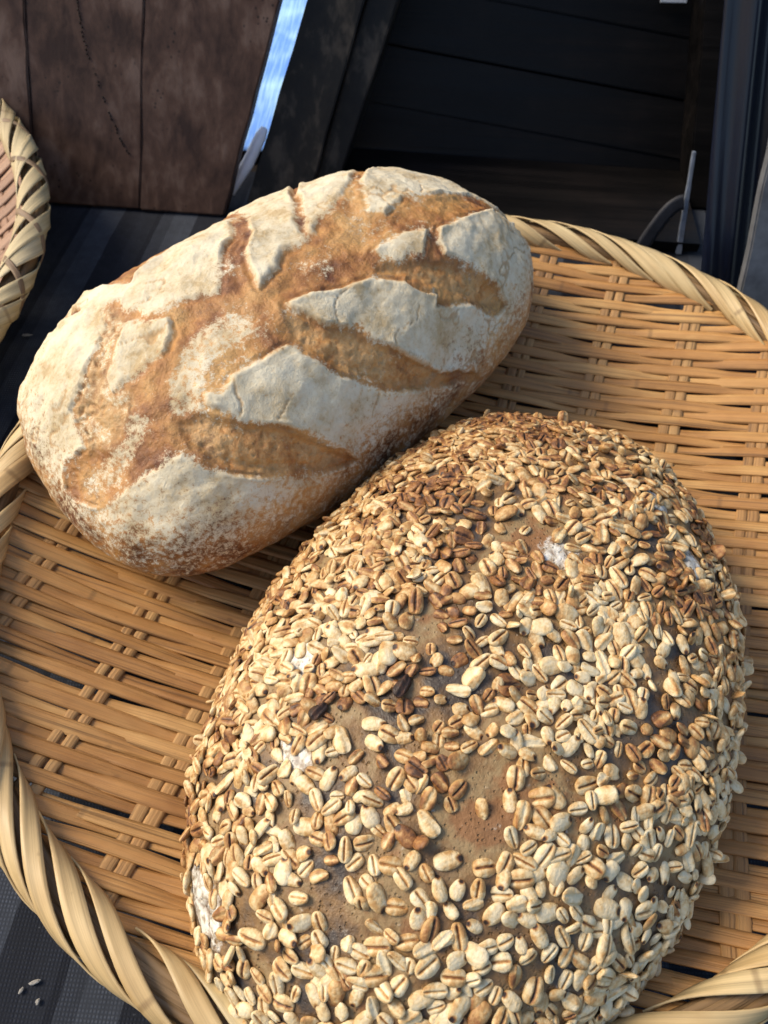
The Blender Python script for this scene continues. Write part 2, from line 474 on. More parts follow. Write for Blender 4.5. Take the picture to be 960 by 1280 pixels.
# ---- country loaf
Q1 = [-.0852, .0861, .8159, .1345, .0737, .105, .3573, .7211, -.1309, .0, -.0047]
FLOUR = {
    'A':(1,[(-70.0,23.0),(-65.0,28.1),(-54.2,33.1),(-39.1,34.2),(-25.5,35.2),(-10.4,39.2),(-3.9,35.2),(-15.4,15.4),(-20.5,12.4),(-26.9,4.8),(-34.8,-2.3),(-39.9,-0.8),(-46.3,1.8),(-50.6,4.8),(-57.8,5.3),(-64.3,9.4),(-64.3,15.9),(-68.6,18.5)]),
    'B':(1,[(-75.0,15.9),(-70.7,13.4),(-66.4,6.8),(-57.8,1.8),(-61.4,-4.3),(-69.3,-7.8),(-77.9,-7.8),(-88.0,-6.8),(-93.0,-5.3),(-102.3,-3.8),(-98.0,3.3),(-88.7,6.8),(-81.5,10.4)]),
    'C':(1,[(-220.7,161.1),(-74.3,32.1),(-80.8,19.5),(-91.6,14.4),(-99.5,13.9),(-113.8,9.9),(-126.8,8.9),(-133.2,0.8),(-136.8,-6.8),(-144.0,-4.8),(-159.1,-0.3),(-174.1,-6.3),(-174.9,-13.4),(-167.0,-25.6),(-154.8,-31.6),(-134.6,-35.2),(-116.0,-39.2),(-100.9,-41.2),(-101.6,-51.4),(-97.3,-61.5),(-87.3,-74.6),(-67.9,-90.3),(-43.4,-100.5),(-18.9,-184.2),(-43.1,-184.0),(-254.7,-147.3),(-335.8,-24.5),(-307.8,106.3),(-257.5,145.8)]),
    'F':(0.62,[(-168.4,-15.9),(-158.3,-14.4),(-134.6,-17.5),(-116.7,-19.0),(-103.8,-15.4),(-98.0,-23.0),(-111.7,-25.1),(-121.0,-27.6),(-140.4,-28.6),(-158.3,-24.0)]),
    'G':(0.68,[(-89.4,-26.6),(-79.4,-18.5),(-65.0,-12.9),(-52.8,-9.9),(-38.4,-11.4),(-34.8,-18.0),(-37.0,-23.5),(-46.3,-23.0),(-54.9,-22.0),(-65.7,-24.5),(-73.6,-30.1),(-79.4,-36.2)]),
    'H':(1,[(-73.6,-30.1),(-70.7,-32.1),(-70.0,-35.2),(-60.7,-31.6),(-34.8,-34.7),(-31.2,-46.8),(-27.6,-57.9),(-17.6,-69.6),(-9.0,-78.7),(27.6,-95.4),(77.2,-109.6),(250.8,-149.2),(171.0,-173.5),(-3.4,-184.2),(-26.7,-184.2),(-43.4,-99.4),(-49.2,-85.3),(-57.1,-68.6),(-63.6,-57.4),(-72.9,-47.3),(-75.0,-39.2),(-77.2,-34.2)]),
    'I':(1,[(-23.3,-20.0),(-15.4,-21.5),(-0.4,-27.6),(11.1,-30.6),(24.1,-39.7),(30.5,-49.9),(37.7,-53.4),(34.1,-57.4),(39.9,-60.0),(57.1,-65.5),(70.0,-74.6),(85.8,-80.7),(98.0,-78.7),(88.7,-68.1),(73.6,-56.4),(63.6,-48.3),(49.9,-38.7),(49.9,-31.6),(52.8,-25.6),(65.7,-25.6),(136.1,-19.0),(329.8,-63.7),(298.3,-116.9),(250.8,-149.2),(203.1,-166.3),(75.8,-108.1),(29.8,-88.8),(11.1,-72.1),(3.9,-63.5),(-3.9,-52.4),(-5.4,-44.3),(-10.4,-43.8),(-19.0,-35.2),(-21.2,-29.6),(-23.3,-23.5)]),
    'K':(1,[(18.3,-20.5),(26.2,-18.5),(37.0,-19.5),(48.5,-24.0),(43.4,-28.6),(38.4,-34.2),(32.0,-29.6),(27.6,-30.6),(21.2,-26.1)]),
    'L':(1,[(259.0,145.1),(50.6,20.5),(38.4,7.3),(29.8,-2.8),(35.5,-7.8),(44.9,-5.3),(54.9,-1.8),(80.8,-2.3),(116.7,-2.8),(133.9,-12.4),(333.0,-50.1),(334.6,-39.0),(327.6,70.5),(287.5,126.5)]),
    'M':(1,[(33.5,184.1),(-3.2,23.5),(-10.4,10.4),(-16.9,2.8),(-21.2,-5.3),(-24.1,-10.4),(-11.8,-6.3),(-6.1,-0.8),(-1.1,-1.8),(3.9,-0.8),(2.5,0.3),(8.3,9.9),(19.7,28.6),(135.9,178.7),(78.3,183.1)]),
    'N':(1,[(145.0,177.6),(23.3,29.6),(18.3,21.0),(9.7,8.4),(3.9,0.3),(6.1,-0.8),(11.1,3.8),(17.6,4.8),(26.2,9.9),(42.0,17.5),(67.1,39.7),(248.2,150.4),(196.6,168.0)]),
    'U':(1,[(-90.8,59.0),(-83.7,33.7),(-75.0,30.1),(-66.4,25.1),(-55.7,26.6),(-152.6,176.5),(-196.2,168.1),(-233.5,156.5)]),
    'V':(0.3,[(27.6,9.9),(38.4,11.9),(29.1,-4.3),(35.5,-8.9),(36.3,-15.9),(21.9,-17.0),(15.4,-8.9),(16.9,0.8)]),
    'S':(0.28,[(-42.7,-5.8),(-32.7,-9.9),(-29.8,-18.0),(-29.1,-25.6),(-36.3,-28.6),(-46.3,-30.1),(-52.8,-29.1),(-64.3,-28.6),(-60.7,-22.0),(-50.6,-21.5),(-49.9,-12.4)]),
    'O':(0.45,[(-6.8,-7.3),(-1.8,-7.3),(3.9,-10.4),(3.2,-15.9),(-2.5,-19.5),(-6.8,-15.9)]),
}
TAN = [(-74.3,32.1),(-73.6,15.9),(-81.5,10.4),(-88.7,6.8),(-98.0,3.3),(-102.3,-3.8),(-94.4,-6.3),(-97.3,-12.9),(-108.8,-14.9),(-128.2,-15.4),(-138.2,-7.3),(-126.8,8.9),(-113.8,9.9),(-99.5,13.9),(-91.6,14.4),(-80.8,19.5)]
SLASH = {
    'P':[(-25.5,-22.0),(-19.0,-35.2),(-10.4,-43.8),(-3.9,-52.4),(3.9,-63.5),(29.8,-88.3),(20.5,-92.4),(-9.0,-77.7),(-22.6,-61.0),(-30.5,-46.3),(-34.1,-34.2)],
    'Q':[(-92.3,-30.1),(-79.4,-35.7),(-73.6,-47.8),(-64.3,-57.9),(-57.8,-69.6),(-49.9,-86.8),(-45.6,-98.9),(-67.1,-89.8),(-86.5,-74.1),(-95.2,-61.0),(-98.0,-49.9),(-98.0,-39.7)],
    'R':[(16.2,-25.1),(37.7,-34.7),(49.9,-40.7),(62.1,-49.3),(88.7,-69.1),(95.9,-78.7),(70.7,-74.1),(57.1,-65.0),(39.1,-50.9),(24.1,-39.2),(13.3,-29.6)],
}

def crust_material():
    t = NT('floured_crust')
    co = t.coord('Object')
    fl = t.attr('flour'); op = t.attr('open'); pat = t.attr('plate')
    n1 = t.noise(co, 420, 5, 0.7); n2 = t.noise(co, 1500, 3, 0.7); n3 = t.noise(co, 60, 4, 0.6)
    big = t.noise(co, 26, 3, 0.55)
    brown = t.ramp(t.math('ADD', t.math('MULTIPLY', big, 0.5), t.math('MULTIPLY', n3, 0.5)),
                   [(0.40, (0.13, 0.043, 0.013)), (0.46, (0.29, 0.118, 0.030)), (0.52, (0.45, 0.215, 0.060)), (0.59, (0.55, 0.310, 0.105))])
    pink = t.mapr(t.noise(co, 17, 2, 0.5), 0.50, 0.66)
    brown = t.mix(t.math('MULTIPLY', pink, 0.18), brown, (0.24, 0.105, 0.060))
    crumb = t.ramp(t.math('ADD', t.math('MULTIPLY', n1, 0.45), t.math('MULTIPLY', n3, 0.55)),
                   [(0.36, (0.33, 0.13, 0.034)), (0.46, (0.50, 0.245, 0.075)), (0.57, (0.60, 0.37, 0.155))])
    base = t.mix(t.math('MULTIPLY', op, 0.9), brown, crumb)
    dk = t.mapr(t.math('ADD', t.math('MULTIPLY', n3, 0.6), t.math('MULTIPLY', n1, 0.4)), 0.53, 0.66)
    base = t.mix(t.math('MULTIPLY', dk, 0.75), base, (0.13, 0.050, 0.018))
    tan = t.attr('tan')
    base = t.mix(t.math('MULTIPLY', tan, t.mapr(n1, 0.36, 0.58, 0.25, 0.95)), base, (0.50, 0.315, 0.135))
    pores = t.mapr(t.noise(co, 300, 2, 0.5), 0.64, 0.72)
    base = t.mix(t.math('MULTIPLY', pores, t.math('MULTIPLY', op, 0.45)), base, (0.12, 0.045, 0.012))
    lip = t.attr('lip')
    base = t.mix(t.math('MULTIPLY', lip, t.mapr(n1, 0.38, 0.56, 0.0, 0.4)), base, (0.16, 0.060, 0.020))
    dust = t.mapr(n2, 0.60, 0.70)
    base = t.mix(t.math('MULTIPLY', dust, 0.42), base, (0.55, 0.43, 0.30))
    m1 = t.math('ADD', t.math('MULTIPLY', n1, 0.65), t.math('MULTIPLY', n2, 0.35))
    k = t.math('ADD', fl, t.math('MULTIPLY', t.math('SUBTRACT', m1, 0.5), 2.9))
    mask = t.mapr(k, 0.36, 0.72)
    tone = t.ramp(t.math('ADD', t.math('MULTIPLY', n3, 0.65), t.math('MULTIPLY', n1, 0.35)),
                  [(0.38, (0.48, 0.355, 0.19)), (0.48, (0.61, 0.51, 0.335)), (0.60, (0.69, 0.62, 0.455))])
    c = t.mix(mask, base, tone)
    edge = t.attr('edge')
    c = t.mix(t.math('MULTIPLY', edge, 0.75), c, (0.42, 0.235, 0.085))
    h = t.math('ADD', t.math('MULTIPLY', n1, 1.0), t.math('MULTIPLY', n2, 0.35))
    blis = t.noise(co, 190, 3, 0.6)
    h = t.math('ADD', h, t.math('MULTIPLY', blis, t.math('MULTIPLY', t.math('SUBTRACT', 1.0, mask), 1.3)))
    nb = t.bump(h, 0.7, 0.0012)
    nb = t.bump(mask, 0.5, 0.0005, nb)
    rough = t.math('SUBTRACT', 0.92, t.math('MULTIPLY', t.math('SUBTRACT', 1.0, mask), 0.50))
    return t.out(c, rough, nb, 0.4)
MAT['crust'] = crust_material()

def build_country_loaf():
    q = Q1
    X, Y, P, N, rho = loaf_grid(q, 0.00088)
    p3 = np.stack([X * 1000, Y * 1000, 0 * X], -1)
    wx = X * 1000 + 1.7 * fbm(p3, 0.12, 3, 11) + 0.35 * vnoise(p3, 0.7, 14)
    wy = Y * 1000 + 1.7 * fbm(p3, 0.12, 3, 21) + 0.35 * vnoise(p3, 0.7, 24)
    flour = np.zeros_like(X); top = np.full(X.shape, -1e9); partial = np.zeros_like(X)
    ids = np.full(X.shape, -1); feath = np.zeros_like(X)
    for i, (k, (v, poly)) in enumerate(FLOUR.items()):
        sd = sdist(wx, wy, poly)
        if v == 1:
            ids = np.where(sd > np.maximum(top, 0), i, ids)
            top = np.maximum(top, sd)
            feath = np.maximum(feath, sstep(-5.0, 4.0, sd)); flour = np.maximum(flour, sstep(-0.6, 0.7, sd))
        else:
            partial = np.maximum(partial, v * sstep(-4.5, 2.0, sd))
    # upper-left ridge between the plates: a thin dusting
    ev0 = sstep(-0.45, 0.40, vnoise(p3, 0.055, 131) + 0.4 * vnoise(p3, 0.16, 132))
    flour = flour * ev0 + feath * (1 - ev0)
    flour = np.maximum(flour, partial)
    flour = np.maximum(flour, 0.50 * sstep(-5, 4, sdist(wx, wy, TAN)) * sstep(-0.3, 0.3, vnoise(p3, 0.09, 191)))
    flour = np.maximum(flour, 0.44 * sstep(0.0, 0.5, vnoise(p3, 0.07, 141)) * sstep(-14, 0, top))
    # flour thins towards the base
    thin = sstep(0.84, 1.60, rho)
    flour = flour * (1 - 0.62 * thin)
    # far side (out of sight) is floured all over
    back = sstep(0.0, 0.25, Y / q[4] - 0.75)
    flour = np.maximum(flour, back * 0.8)
    lip = np.zeros_like(X); opened = np.zeros_like(X); slash_h = np.zeros_like(X)
    for k, poly in SLASH.items():
        sd = sdist(wx, wy, poly)
        opened = np.maximum(opened, sstep(-2.5, 6.0, sd + 1.5 * vnoise(p3, 0.2, 151)))
        lip = np.maximum(lip, np.exp(-((sd - 0.8) / 1.6) ** 2))
        slash_h += -1.3 * sstep(-0.5, 4.0, sd) + 1.1 * sstep(3, 10, sd)
    inside = sstep(0.0, 1.6, top)
    side = 1 - sstep(1.25, 1.6, rho)
    ev = sstep(-0.45, 0.40, vnoise(p3, 0.055, 131) + 0.4 * vnoise(p3, 0.16, 132)) * (1 - 0.75 * sstep(-9, 1, sdist(wx, wy, TAN)) * (X < -0.085))      # crisp lifted edge here, feathered there
    plate = (0.25 + 0.85 * ev) * inside * side + (0.08 + 0.62 * ev) * np.exp(-((top - 1.3) / 1.4) ** 2) * side
    channel = -1.3 * sstep(0.0, 7.0, -top) * side * np.where(top < 0, 1, 0)
    under = -(0.2 + 0.9 * ev) * np.exp(-((top + 0.8) / 0.9) ** 2) * side
    pm = P * 1000
    tan_bumps = fbm(pm, 0.16, 3, 161) * sstep(-4, 3, sdist(wx, wy, TAN))
    low = 2.4 * fbm(pm, 0.022, 3, 31) + 1.2 * fbm(pm, 0.09, 3, 41) - 1.6 + 0.9 * tan_bumps
    fine = fbm(pm, 0.33, 3, 51) * np.where(top > 0, 0.20, 0.42) + np.where(top > 0, 0, 0.9) * (np.abs(fbm(pm * np.array([1, 0.6, 1]), 0.14, 3, 181)) - 0.25) + opened * (0.40 * vnoise(pm, 0.28, 61) - 0.7 * sstep(0.35, 0.7, vnoise(pm, 0.42, 62)))
    # fine cracks in the flour plates
    cn = np.abs(fbm(pm, 0.045, 3, 71))
    ridge = np.abs(fbm(pm, 0.10, 3, 171)); gash = -1.1 * (1 - sstep(0.0, 0.05, ridge)) * sstep(-5, 2, sdist(wx, wy, TAN))
    crack = -0.7 * (1 - sstep(0.0, 0.026, cn)) * sstep(0.5, 3, top) * sstep(-0.3, 0.1, vnoise(pm, 0.03, 81))
    D = (low + fine + plate + channel + under + slash_h + crack + gash) * 0.001
    D = D * (1 - 0.8 * sstep(1.9, 2.2, rho))
    Pd = P + N * D[..., None]
    edge = np.exp(-((top - 0.3) / 0.55) ** 2) * side * ev
    edge = np.maximum(edge, (crack < -0.1) * 0.8)
    vn = norm(np.cross(np.gradient(Pd, axis=0), np.gradient(Pd, axis=1)))
    vn[~np.isfinite(vn).all(-1)] = (0, 0, -1)
    nx, ny = X.shape
    F = grid_faces(nx, ny)
    rf = rho.ravel()
    keep = (rf[F] < 2.36).all(1)
    F = F[keep]
    fid = ids.ravel()[F].max(1)
    V = Pd.reshape(-1, 3); VN = vn.reshape(-1, 3)
    tan_ = sstep(-4, 3, sdist(wx, wy, TAN))
    A = dict(lip=lip.ravel(), tan=tan_.ravel(), flour=flour.ravel(), open=opened.ravel(), edge=edge.ravel(), plate=(top.ravel() > 0).astype(float))
    root = None
    def sub(name, sel, parent):
        f = F[sel]
        u, inv = np.unique(f.ravel(), return_inverse=True)
        me = mesh_np(name, V[u], inv.reshape(-1, 4), True, {k: a[u] for k, a in A.items()})
        me.normals_split_custom_set_from_vertices(VN[u].tolist())
        return link(name, me, MAT['crust'], parent)
    root = sub('country_loaf', fid < 0, None)
    for i, (k, (v, poly)) in enumerate(FLOUR.items()):
        s = fid == i
        if s.sum() > 20: sub('flour_crust', s, root)
    root.location = (q[0], q[1], 0.0125)
    root.rotation_euler = (0, 0, q[2])
    tag(root, 'oblong country loaf with slashed brown crust under cracked plates of white flour', 'bread', 'loaves of bread in the basket')
    return root
def keepv(F): return np.unique(F.ravel())
build_country_loaf()

# ---- grain-covered loaf
Q2 = [.0026, -.0741, 1.1648, .1376, .0915, .08, .3, .9508, -.0156, .0, .0032]
WHITE = [(28.3, -4.1, 5), (67.2, -53.7, 6.5), (-64.3, 42.4, 6), (-149.5, 64.4, 15), (-36.4, 56.2, 6.5), (84.9, -32.4, 5)]
BARE = [(-47.4, 26.1, 11), (-57.7, -16.7, 11), (-12.1, 21.7, 10), (-101.8, 9.7, 11), (-40, -6.6, 7), (-63.6, -54.4, 8), (-134.1, 26.7, 10), (88.5, -55, 6), (-0.4, 7.2, 6), (34.2, 7.2, 6), (48.9, -28.6, 5)]
BURNT = [(-28.3, 17.9), (-48.9, 39.9), (34.9, 26.1), (-1.8, 16.0), (17.3, 20.4)]

def dough_material():
    t = NT('dough_crust')
    co = t.coord('Object')
    n1 = t.noise(co, 34, 4, 0.6); n2 = t.noise(co, 420, 4, 0.65); n3 = t.noise(co, 90, 4, 0.6)
    c = t.ramp(t.math('ADD', t.math('MULTIPLY', n1, 0.7), t.math('MULTIPLY', n3, 0.3)),
               [(0.41, (0.06, 0.045, 0.034)), (0.455, (0.12, 0.070, 0.031)), (0.50, (0.20, 0.112, 0.042)), (0.545, (0.27, 0.185, 0.085)), (0.60, (0.22, 0.105, 0.038))])
    gr = t.mapr(t.noise(co, 27, 2, 0.5), 0.56, 0.68)
    c = t.mix(t.math('MULTIPLY', gr, 0.32), c, (0.105, 0.085, 0.066))
    c = t.mix(t.mapr(n2, 0.60, 0.75, 0, 0.22), c, (0.42, 0.34, 0.23))
    w = t.attr('white')
    wm = t.mapr(t.math('ADD', w, t.math('MULTIPLY', t.math('SUBTRACT', n2, 0.5), 2.2)), 0.35, 0.95)
    c = t.mix(wm, c, t.ramp(n2, [(0.38, (0.46, 0.40, 0.30)), (0.52, (0.62, 0.58, 0.49)), (0.62, (0.70, 0.67, 0.60))]))
    ck = t.attr('crack')
    c = t.mix(ck, c, (0.16, 0.10, 0.06))
    vo = t.new('ShaderNodeTexVoronoi'); vo.inputs['Scale'].default_value = 620; t.l(co, vo.inputs['Vector'])
    pore = t.math('MULTIPLY', t.mapr(vo.outputs['Distance'], 0.10, 0.30, 1.0, 0.0), t.mapr(n3, 0.44, 0.56))
    c = t.mix(t.math('MULTIPLY', pore, 0.35), c, (0.05, 0.028, 0.015))
    nb = t.bump(t.math('SUBTRACT', n2, pore), 0.7, 0.0010)
    return t.out(c, t.mapr(n1, 0.4, 0.6, 0.42, 0.65), nb, 0.45)
MAT['dough'] = dough_material()

def grain_material():
    t = NT('toasted_grain')
    tone = t.attr('tone')
    co = t.coord('Object')
    n = t.noise(co, 900, 3, 0.6); n2 = t.noise(co, 330, 2, 0.5)
    f = t.math('ADD', tone, t.math('MULTIPLY', t.math('SUBTRACT', t.math('ADD', t.math('MULTIPLY', n, 0.35), t.math('MULTIPLY', n2, 0.65)), 0.475), 1.25))
    c = t.ramp(f, [(0.0, (0.71, 0.60, 0.39)), (0.20, (0.63, 0.47, 0.245)), (0.40, (0.46, 0.265, 0.095)), (0.62, (0.27, 0.115, 0.036)), (0.85, (0.085, 0.036, 0.017)), (1.0, (0.03, 0.016, 0.010))])
    return t.out(c, 0.50, t.bump(n, 0.6, 0.0007), 0.4)
MAT['grain'] = grain_material()

def grain_mesh(kind, toast, rg):
    """one hulled kernel: kind 0 groove up, 1 domed back up with a dark germ tip, 2 shrivelled"""
    L = 0.00365 * (1 + 0.13 * rg.normal()); W = 0.00252 * (1 + 0.10 * rg.normal()); T = 0.00122 * (1 + 0.10 * rg.normal())
    nu, nv = 15, 18
    u = np.linspace(0.0, PI, nu); v = np.radians(90 + np.array([0, 6, 13, 24, 42, 66, 95, 135, 180, 225, 265, 294, 318, 336, 347, 354.0])); nv = len(v)
    U, Vv = np.meshgrid(u, v, indexing='ij')
    x = -np.cos(U)
    r = np.sin(U) ** 0.70 * (1 - 0.13 * x)
    y = r * np.cos(Vv); z = r * np.sin(Vv)
    ph = rg.random(4) * 6
    bumpy = 1 + 0.035 * np.sin(2 * Vv + 3 * x + ph[0]) + 0.03 * np.sin(3 * Vv - 4 * x + ph[1])
    px, py, pz = x * L, y * W * bumpy, z * T * bumpy
    tone = np.full(x.shape, toast) + 0.06 * np.sin(3 * x + ph[2]) + 0.05 * np.sin(2 * Vv + ph[3])
    topm = np.clip(z / np.maximum(r, 0.05), 0, 1)
    if kind == 0:
        g = np.exp(-(y / 0.15) ** 2) * topm * (1 - sstep(0.62, 1.0, np.abs(x)))
        pz = pz - 0.0009 * g
        tone = tone + 0.52 * g * (0.75 + 0.5 * rg.random())
        tone = tone + 0.10 * np.exp(-((np.abs(y) - 0.5) / 0.15) ** 2) * topm * 1.6 * (rg.random() < 0.6)
    if kind == 1:
        d2 = ((x - 0.84) / 0.22) ** 2 + (y / 0.36) ** 2
        s = np.exp(-d2 ** 2) * (z > -0.3)
        tone = tone + 0.95 * s * (rg.random() < 0.85)
        pz = pz - 0.00035 * s
    if kind == 2:
        pz = pz * (0.75 + 0.25 * np.sin(4 * Vv + ph[0])) ; py = py * (0.85 + 0.2 * np.sin(3 * Vv + 2 * x + ph[1]))
        tone = tone + 0.14 * np.sin(4 * Vv + ph[0])
    pz = pz + 0.25 * T * (px / L) ** 2 * rg.normal() * 0.8
    V = np.stack([px, py, pz], -1).reshape(-1, 3)
    i, j = np.meshgrid(np.arange(nu - 1), np.arange(nv), indexing='ij')
    a = (i * nv + j).ravel(); b = (i * nv + (j + 1) % nv).ravel()
    F = np.stack([a, b, b + nv, a + nv], 1)
    return V, F, np.clip(tone, 0, 1).ravel()

def build_grain_loaf():
    q = Q2
    rg = np.random.default_rng(12)
    X, Y, P, N, rho = loaf_grid(q, 0.0016)
    pm = P * 1000
    px, py = X * 1000, Y * 1000
    white = np.zeros_like(X); crack = np.zeros_like(X)
    for (a, b, r) in WHITE:
        d = np.hypot(px - a, py - b) + 1.5 * fbm(np.stack([px, py, 0 * px], -1), 0.2, 2, int(a) + 300)
        white = np.maximum(white, 1 - sstep(r * 0.6, r * 1.7, d))
    cn = np.abs(fbm(pm, 0.13, 2, 91))
    crack = (1 - sstep(0.0, 0.09, cn)) * sstep(0.4, 0.9, white)
    D = (2.6 * fbm(pm, 0.028, 3, 5) + 0.8 * fbm(pm, 0.11, 3, 6) + 0.35 * fbm(pm, 0.5, 2, 7) + 0.7 * white - 1.0 * crack - 0.6) * 0.001
    D = D * (1 - sstep(1.9, 2.2, rho))
    Pd = P + N * D[..., None]
    vn = norm(np.cross(np.gradient(Pd, axis=0), np.gradient(Pd, axis=1)))
    vn[~np.isfinite(vn).all(-1)] = (0, 0, -1)
    nx, ny = X.shape
    F = grid_faces(nx, ny)
    F = F[(rho.ravel()[F] < 2.36).all(1)]
    u, inv = np.unique(F.ravel(), return_inverse=True)
    V = Pd.reshape(-1, 3)
    me = mesh_np('grain_loaf', V[u], inv.reshape(-1, 4), True, dict(white=white.ravel()[u], crack=crack.ravel()[u]))
    root = link('grain_loaf', me, MAT['dough'])
    root.location = (q[0], q[1], 0.0125); root.rotation_euler = (0, 0, q[2])
    tag(root, 'round brown loaf thickly covered with toasted whole grains', 'bread', 'loaves of bread in the basket')
    # ---- scatter the grains over the top and flanks
    f = F; a, b, c, d = (V[f[:, k]] for k in range(4))
    area = 0.5 * np.linalg.norm(np.cross(c - a, d - b), axis=1)
    rf = rho.ravel()[f].mean(1)
    area[rf > 1.98] = 0
    cand = rg.choice(len(f), size=34000, p=area / area.sum())
    s, t = rg.random((2, len(cand)))
    fc = f[cand]
    w = np.stack([(1 - s) * (1 - t), s * (1 - t), s * t, (1 - s) * t], 1)
    pos = (V[fc] * w[..., None]).sum(1)
    nor = norm((vn.reshape(-1, 3)[fc] * w[..., None]).sum(1))
    gx_ = (px.ravel()[fc] * w).sum(1); gy_ = (py.ravel()[fc] * w).sum(1); gr_ = (rho.ravel()[fc] * w).sum(1)
    dens = 0.62 + 0.75 * fbm(pos, 55, 3, 77)
    dens += 0.45 * sstep(0.2, 1.0, gx_ / 140 * 0.45 + gy_ / 90 * 0.75)    # thicker on the far-left flank
    for (x, y, r) in BARE: dens -= 0.62 * np.exp(-((gx_ - x) ** 2 + (gy_ - y) ** 2) / r ** 2)
    for (x, y, r) in WHITE: dens -= 0.9 * np.exp(-((gx_ - x) ** 2 + (gy_ - y) ** 2) / (r * 1.05) ** 2)
    dens = np.clip(dens, 0.02, 1.1)
    R0 = 0.0034
    cell = {}
    out = []
    for i in range(len(cand)):
        if rg.random() > dens[i] * 1.2: continue
        p = pos[i]; need = R0 * (1.44 - 0.68 * dens[i])
        key = tuple((p / 0.006).astype(int))
        ok = True
        for dx in (-1, 0, 1):
            for dy in (-1, 0, 1):
                for dz in (-1, 0, 1):
                    for j in cell.get((key[0] + dx, key[1] + dy, key[2] + dz), ()):
                        if np.linalg.norm(pos[j] - p) < need: ok = False; break
                    if not ok: break
                if not ok: break
            if not ok: break
        if ok:
            cell.setdefault(key, []).append(i); out.append(i)
    # kernels, one shared mesh per kind and toast
    lib = []
    toasts = [0.02, 0.06, 0.10, 0.14, 0.18, 0.24, 0.32, 0.44, 0.60]
    for k in (0, 1, 2):
        for tv in toasts:
            for rep in range(2 if k < 2 else 1):
                Vg, Fg, tg = grain_mesh(k, tv, rg)
                lib.append((k, tv, Vg, Fg, tg, None))
    by = {}
    for n_, g in enumerate(lib): by.setdefault((g[0], g[1]), []).append(n_)
    rz = Matrix.Rotation(q[2], 3, 'Z'); base = Vector((q[0], q[1], 0.0125))
    items = []
    burnt_n = fbm(pos, 42, 2, 55)
    for i in out:
        n = Vector(nor[i])
        tang = n.orthogonal().normalized()
        Q = Matrix((tang, n.cross(tang), n)).transposed()
        tilt = rg.normal() * 0.22 if rg.random() < 0.86 else rg.normal() * 0.55
        tilt2 = rg.normal() * 0.20
        Rm = Q @ Matrix.Rotation(rg.random() * 2 * PI, 3, 'Z') @ Matrix.Rotation(tilt, 3, 'Y') @ Matrix.Rotation(tilt2, 3, 'X')
        bt = 0.0
        for (x, y) in BURNT: bt += 0.45 * math.exp(-((gx_[i] - x) ** 2 + (gy_[i] - y) ** 2) / 5.5 ** 2)
        tv = abs(rg.normal()) * 0.14 + 0.06 + 0.60 * max(0, burnt_n[i] - 0.03) + 0.10 * sstep(0, 60, np.array(gx_[i])) * (0.4 + rg.random()) + bt + 0.10 * sstep(20, 70, np.array(gx_[i])) * rg.random()
        tv += 0.16 * sstep(0.1, 0.9, np.array(gx_[i] / 140 * 0.6 + gy_[i] / 90 * 0.6)) * rg.random()
        tv *= 1 - 0.45 * sstep(0.0, 0.8, np.array(-gx_[i] / 140 * 0.4 - gy_[i] / 90 * 0.6))  # near-right grains made paler: soft daylight there put into the tone
        if rg.random() < 0.08: tv += 0.25
        k = 2 if (tv > 0.4 and rg.random() < 0.5) or rg.random() < 0.16 else (0 if rg.random() < 0.56 else 1)
        tq = min(toasts, key=lambda z: abs(z - tv))
        gi = by[(k, tq)][int(rg.random() * len(by[(k, tq)]))]
        sc = 0.87 * (1 + 0.16 * rg.normal())
        sc = min(max(sc, 0.7), 1.25)
        p = Vector(pos[i]) + n * (-0.0001 + 0.0010 * rg.random() + 0.0015 * min(abs(tilt), 0.9))
        pw = rz @ p + base
        vd = CAM - pw
        facing = max(0.0, (rz @ n).dot(vd.normalized()))
        cc = vd.length
        ux = (pw - CAM).dot(r2) / (pw - CAM).dot(fw) * FPX; uy = (pw - CAM).dot(u2) / (pw - CAM).dot(fw) * FPX
        inside = abs(ux) < 480 and abs(uy) < 640
        items.append((-(0.25 + facing) / cc ** 2 if inside else 1.0, gi, p, Rm, sc))
    items.sort(key=lambda z: z[0])
    meshes = {}
    SV, SF, ST, off = [], [], [], 0
    for n_, (score, gi, p, Rm, sc) in enumerate(items):
        k, tv, Vg, Fg, tg, _ = lib[gi]
        if n_ < 298:
            if gi not in meshes: meshes[gi] = mesh_np('grain', Vg, Fg, True, dict(tone=tg))
            o = link('grain', meshes[gi], MAT['grain'], root)
            o.matrix_local = Matrix.LocRotScale(p, Rm.to_quaternion(), Vector((sc, sc, sc)))
        else:
            Mn = np.array(Rm) * sc
            SV.append(Vg @ Mn.T + np.array(p)); SF.append(Fg + off); ST.append(tg); off += len(Vg)
    me = mesh_np('grain_coating', np.concatenate(SV), np.concatenate(SF), True, dict(tone=np.concatenate(ST)))
    o = link('grain_coating', me, MAT['grain'], root)
    o['kind'] = 'stuff'
    print('grains', len(items))
    # ---- burnt scraps baked into the crust
    for (x, y) in BURNT[:2]:
        j = np.argmin((px - x) ** 2 + (py - y) ** 2)
        p = Vector(Pd.reshape(-1, 3)[j]); n = Vector(vn.reshape(-1, 3)[j])
        Vg, Fg, tg = grain_mesh(2, 0.95, rg)
        o = link('burnt_scrap', mesh_np('burnt_scrap', Vg * np.array([1.1, 0.9, 1.2]), Fg, True, dict(tone=np.clip(tg * 0 + 0.97, 0, 1))), MAT['grain'], root)
        o.matrix_local = Matrix.LocRotScale(p + n * 0.0022, n.to_track_quat('Z', 'Y') @ Euler((0.4, 0.2, rg.random() * 3)).to_quaternion(), Vector((1, 1, 1)))
    return root
build_grain_loaf()

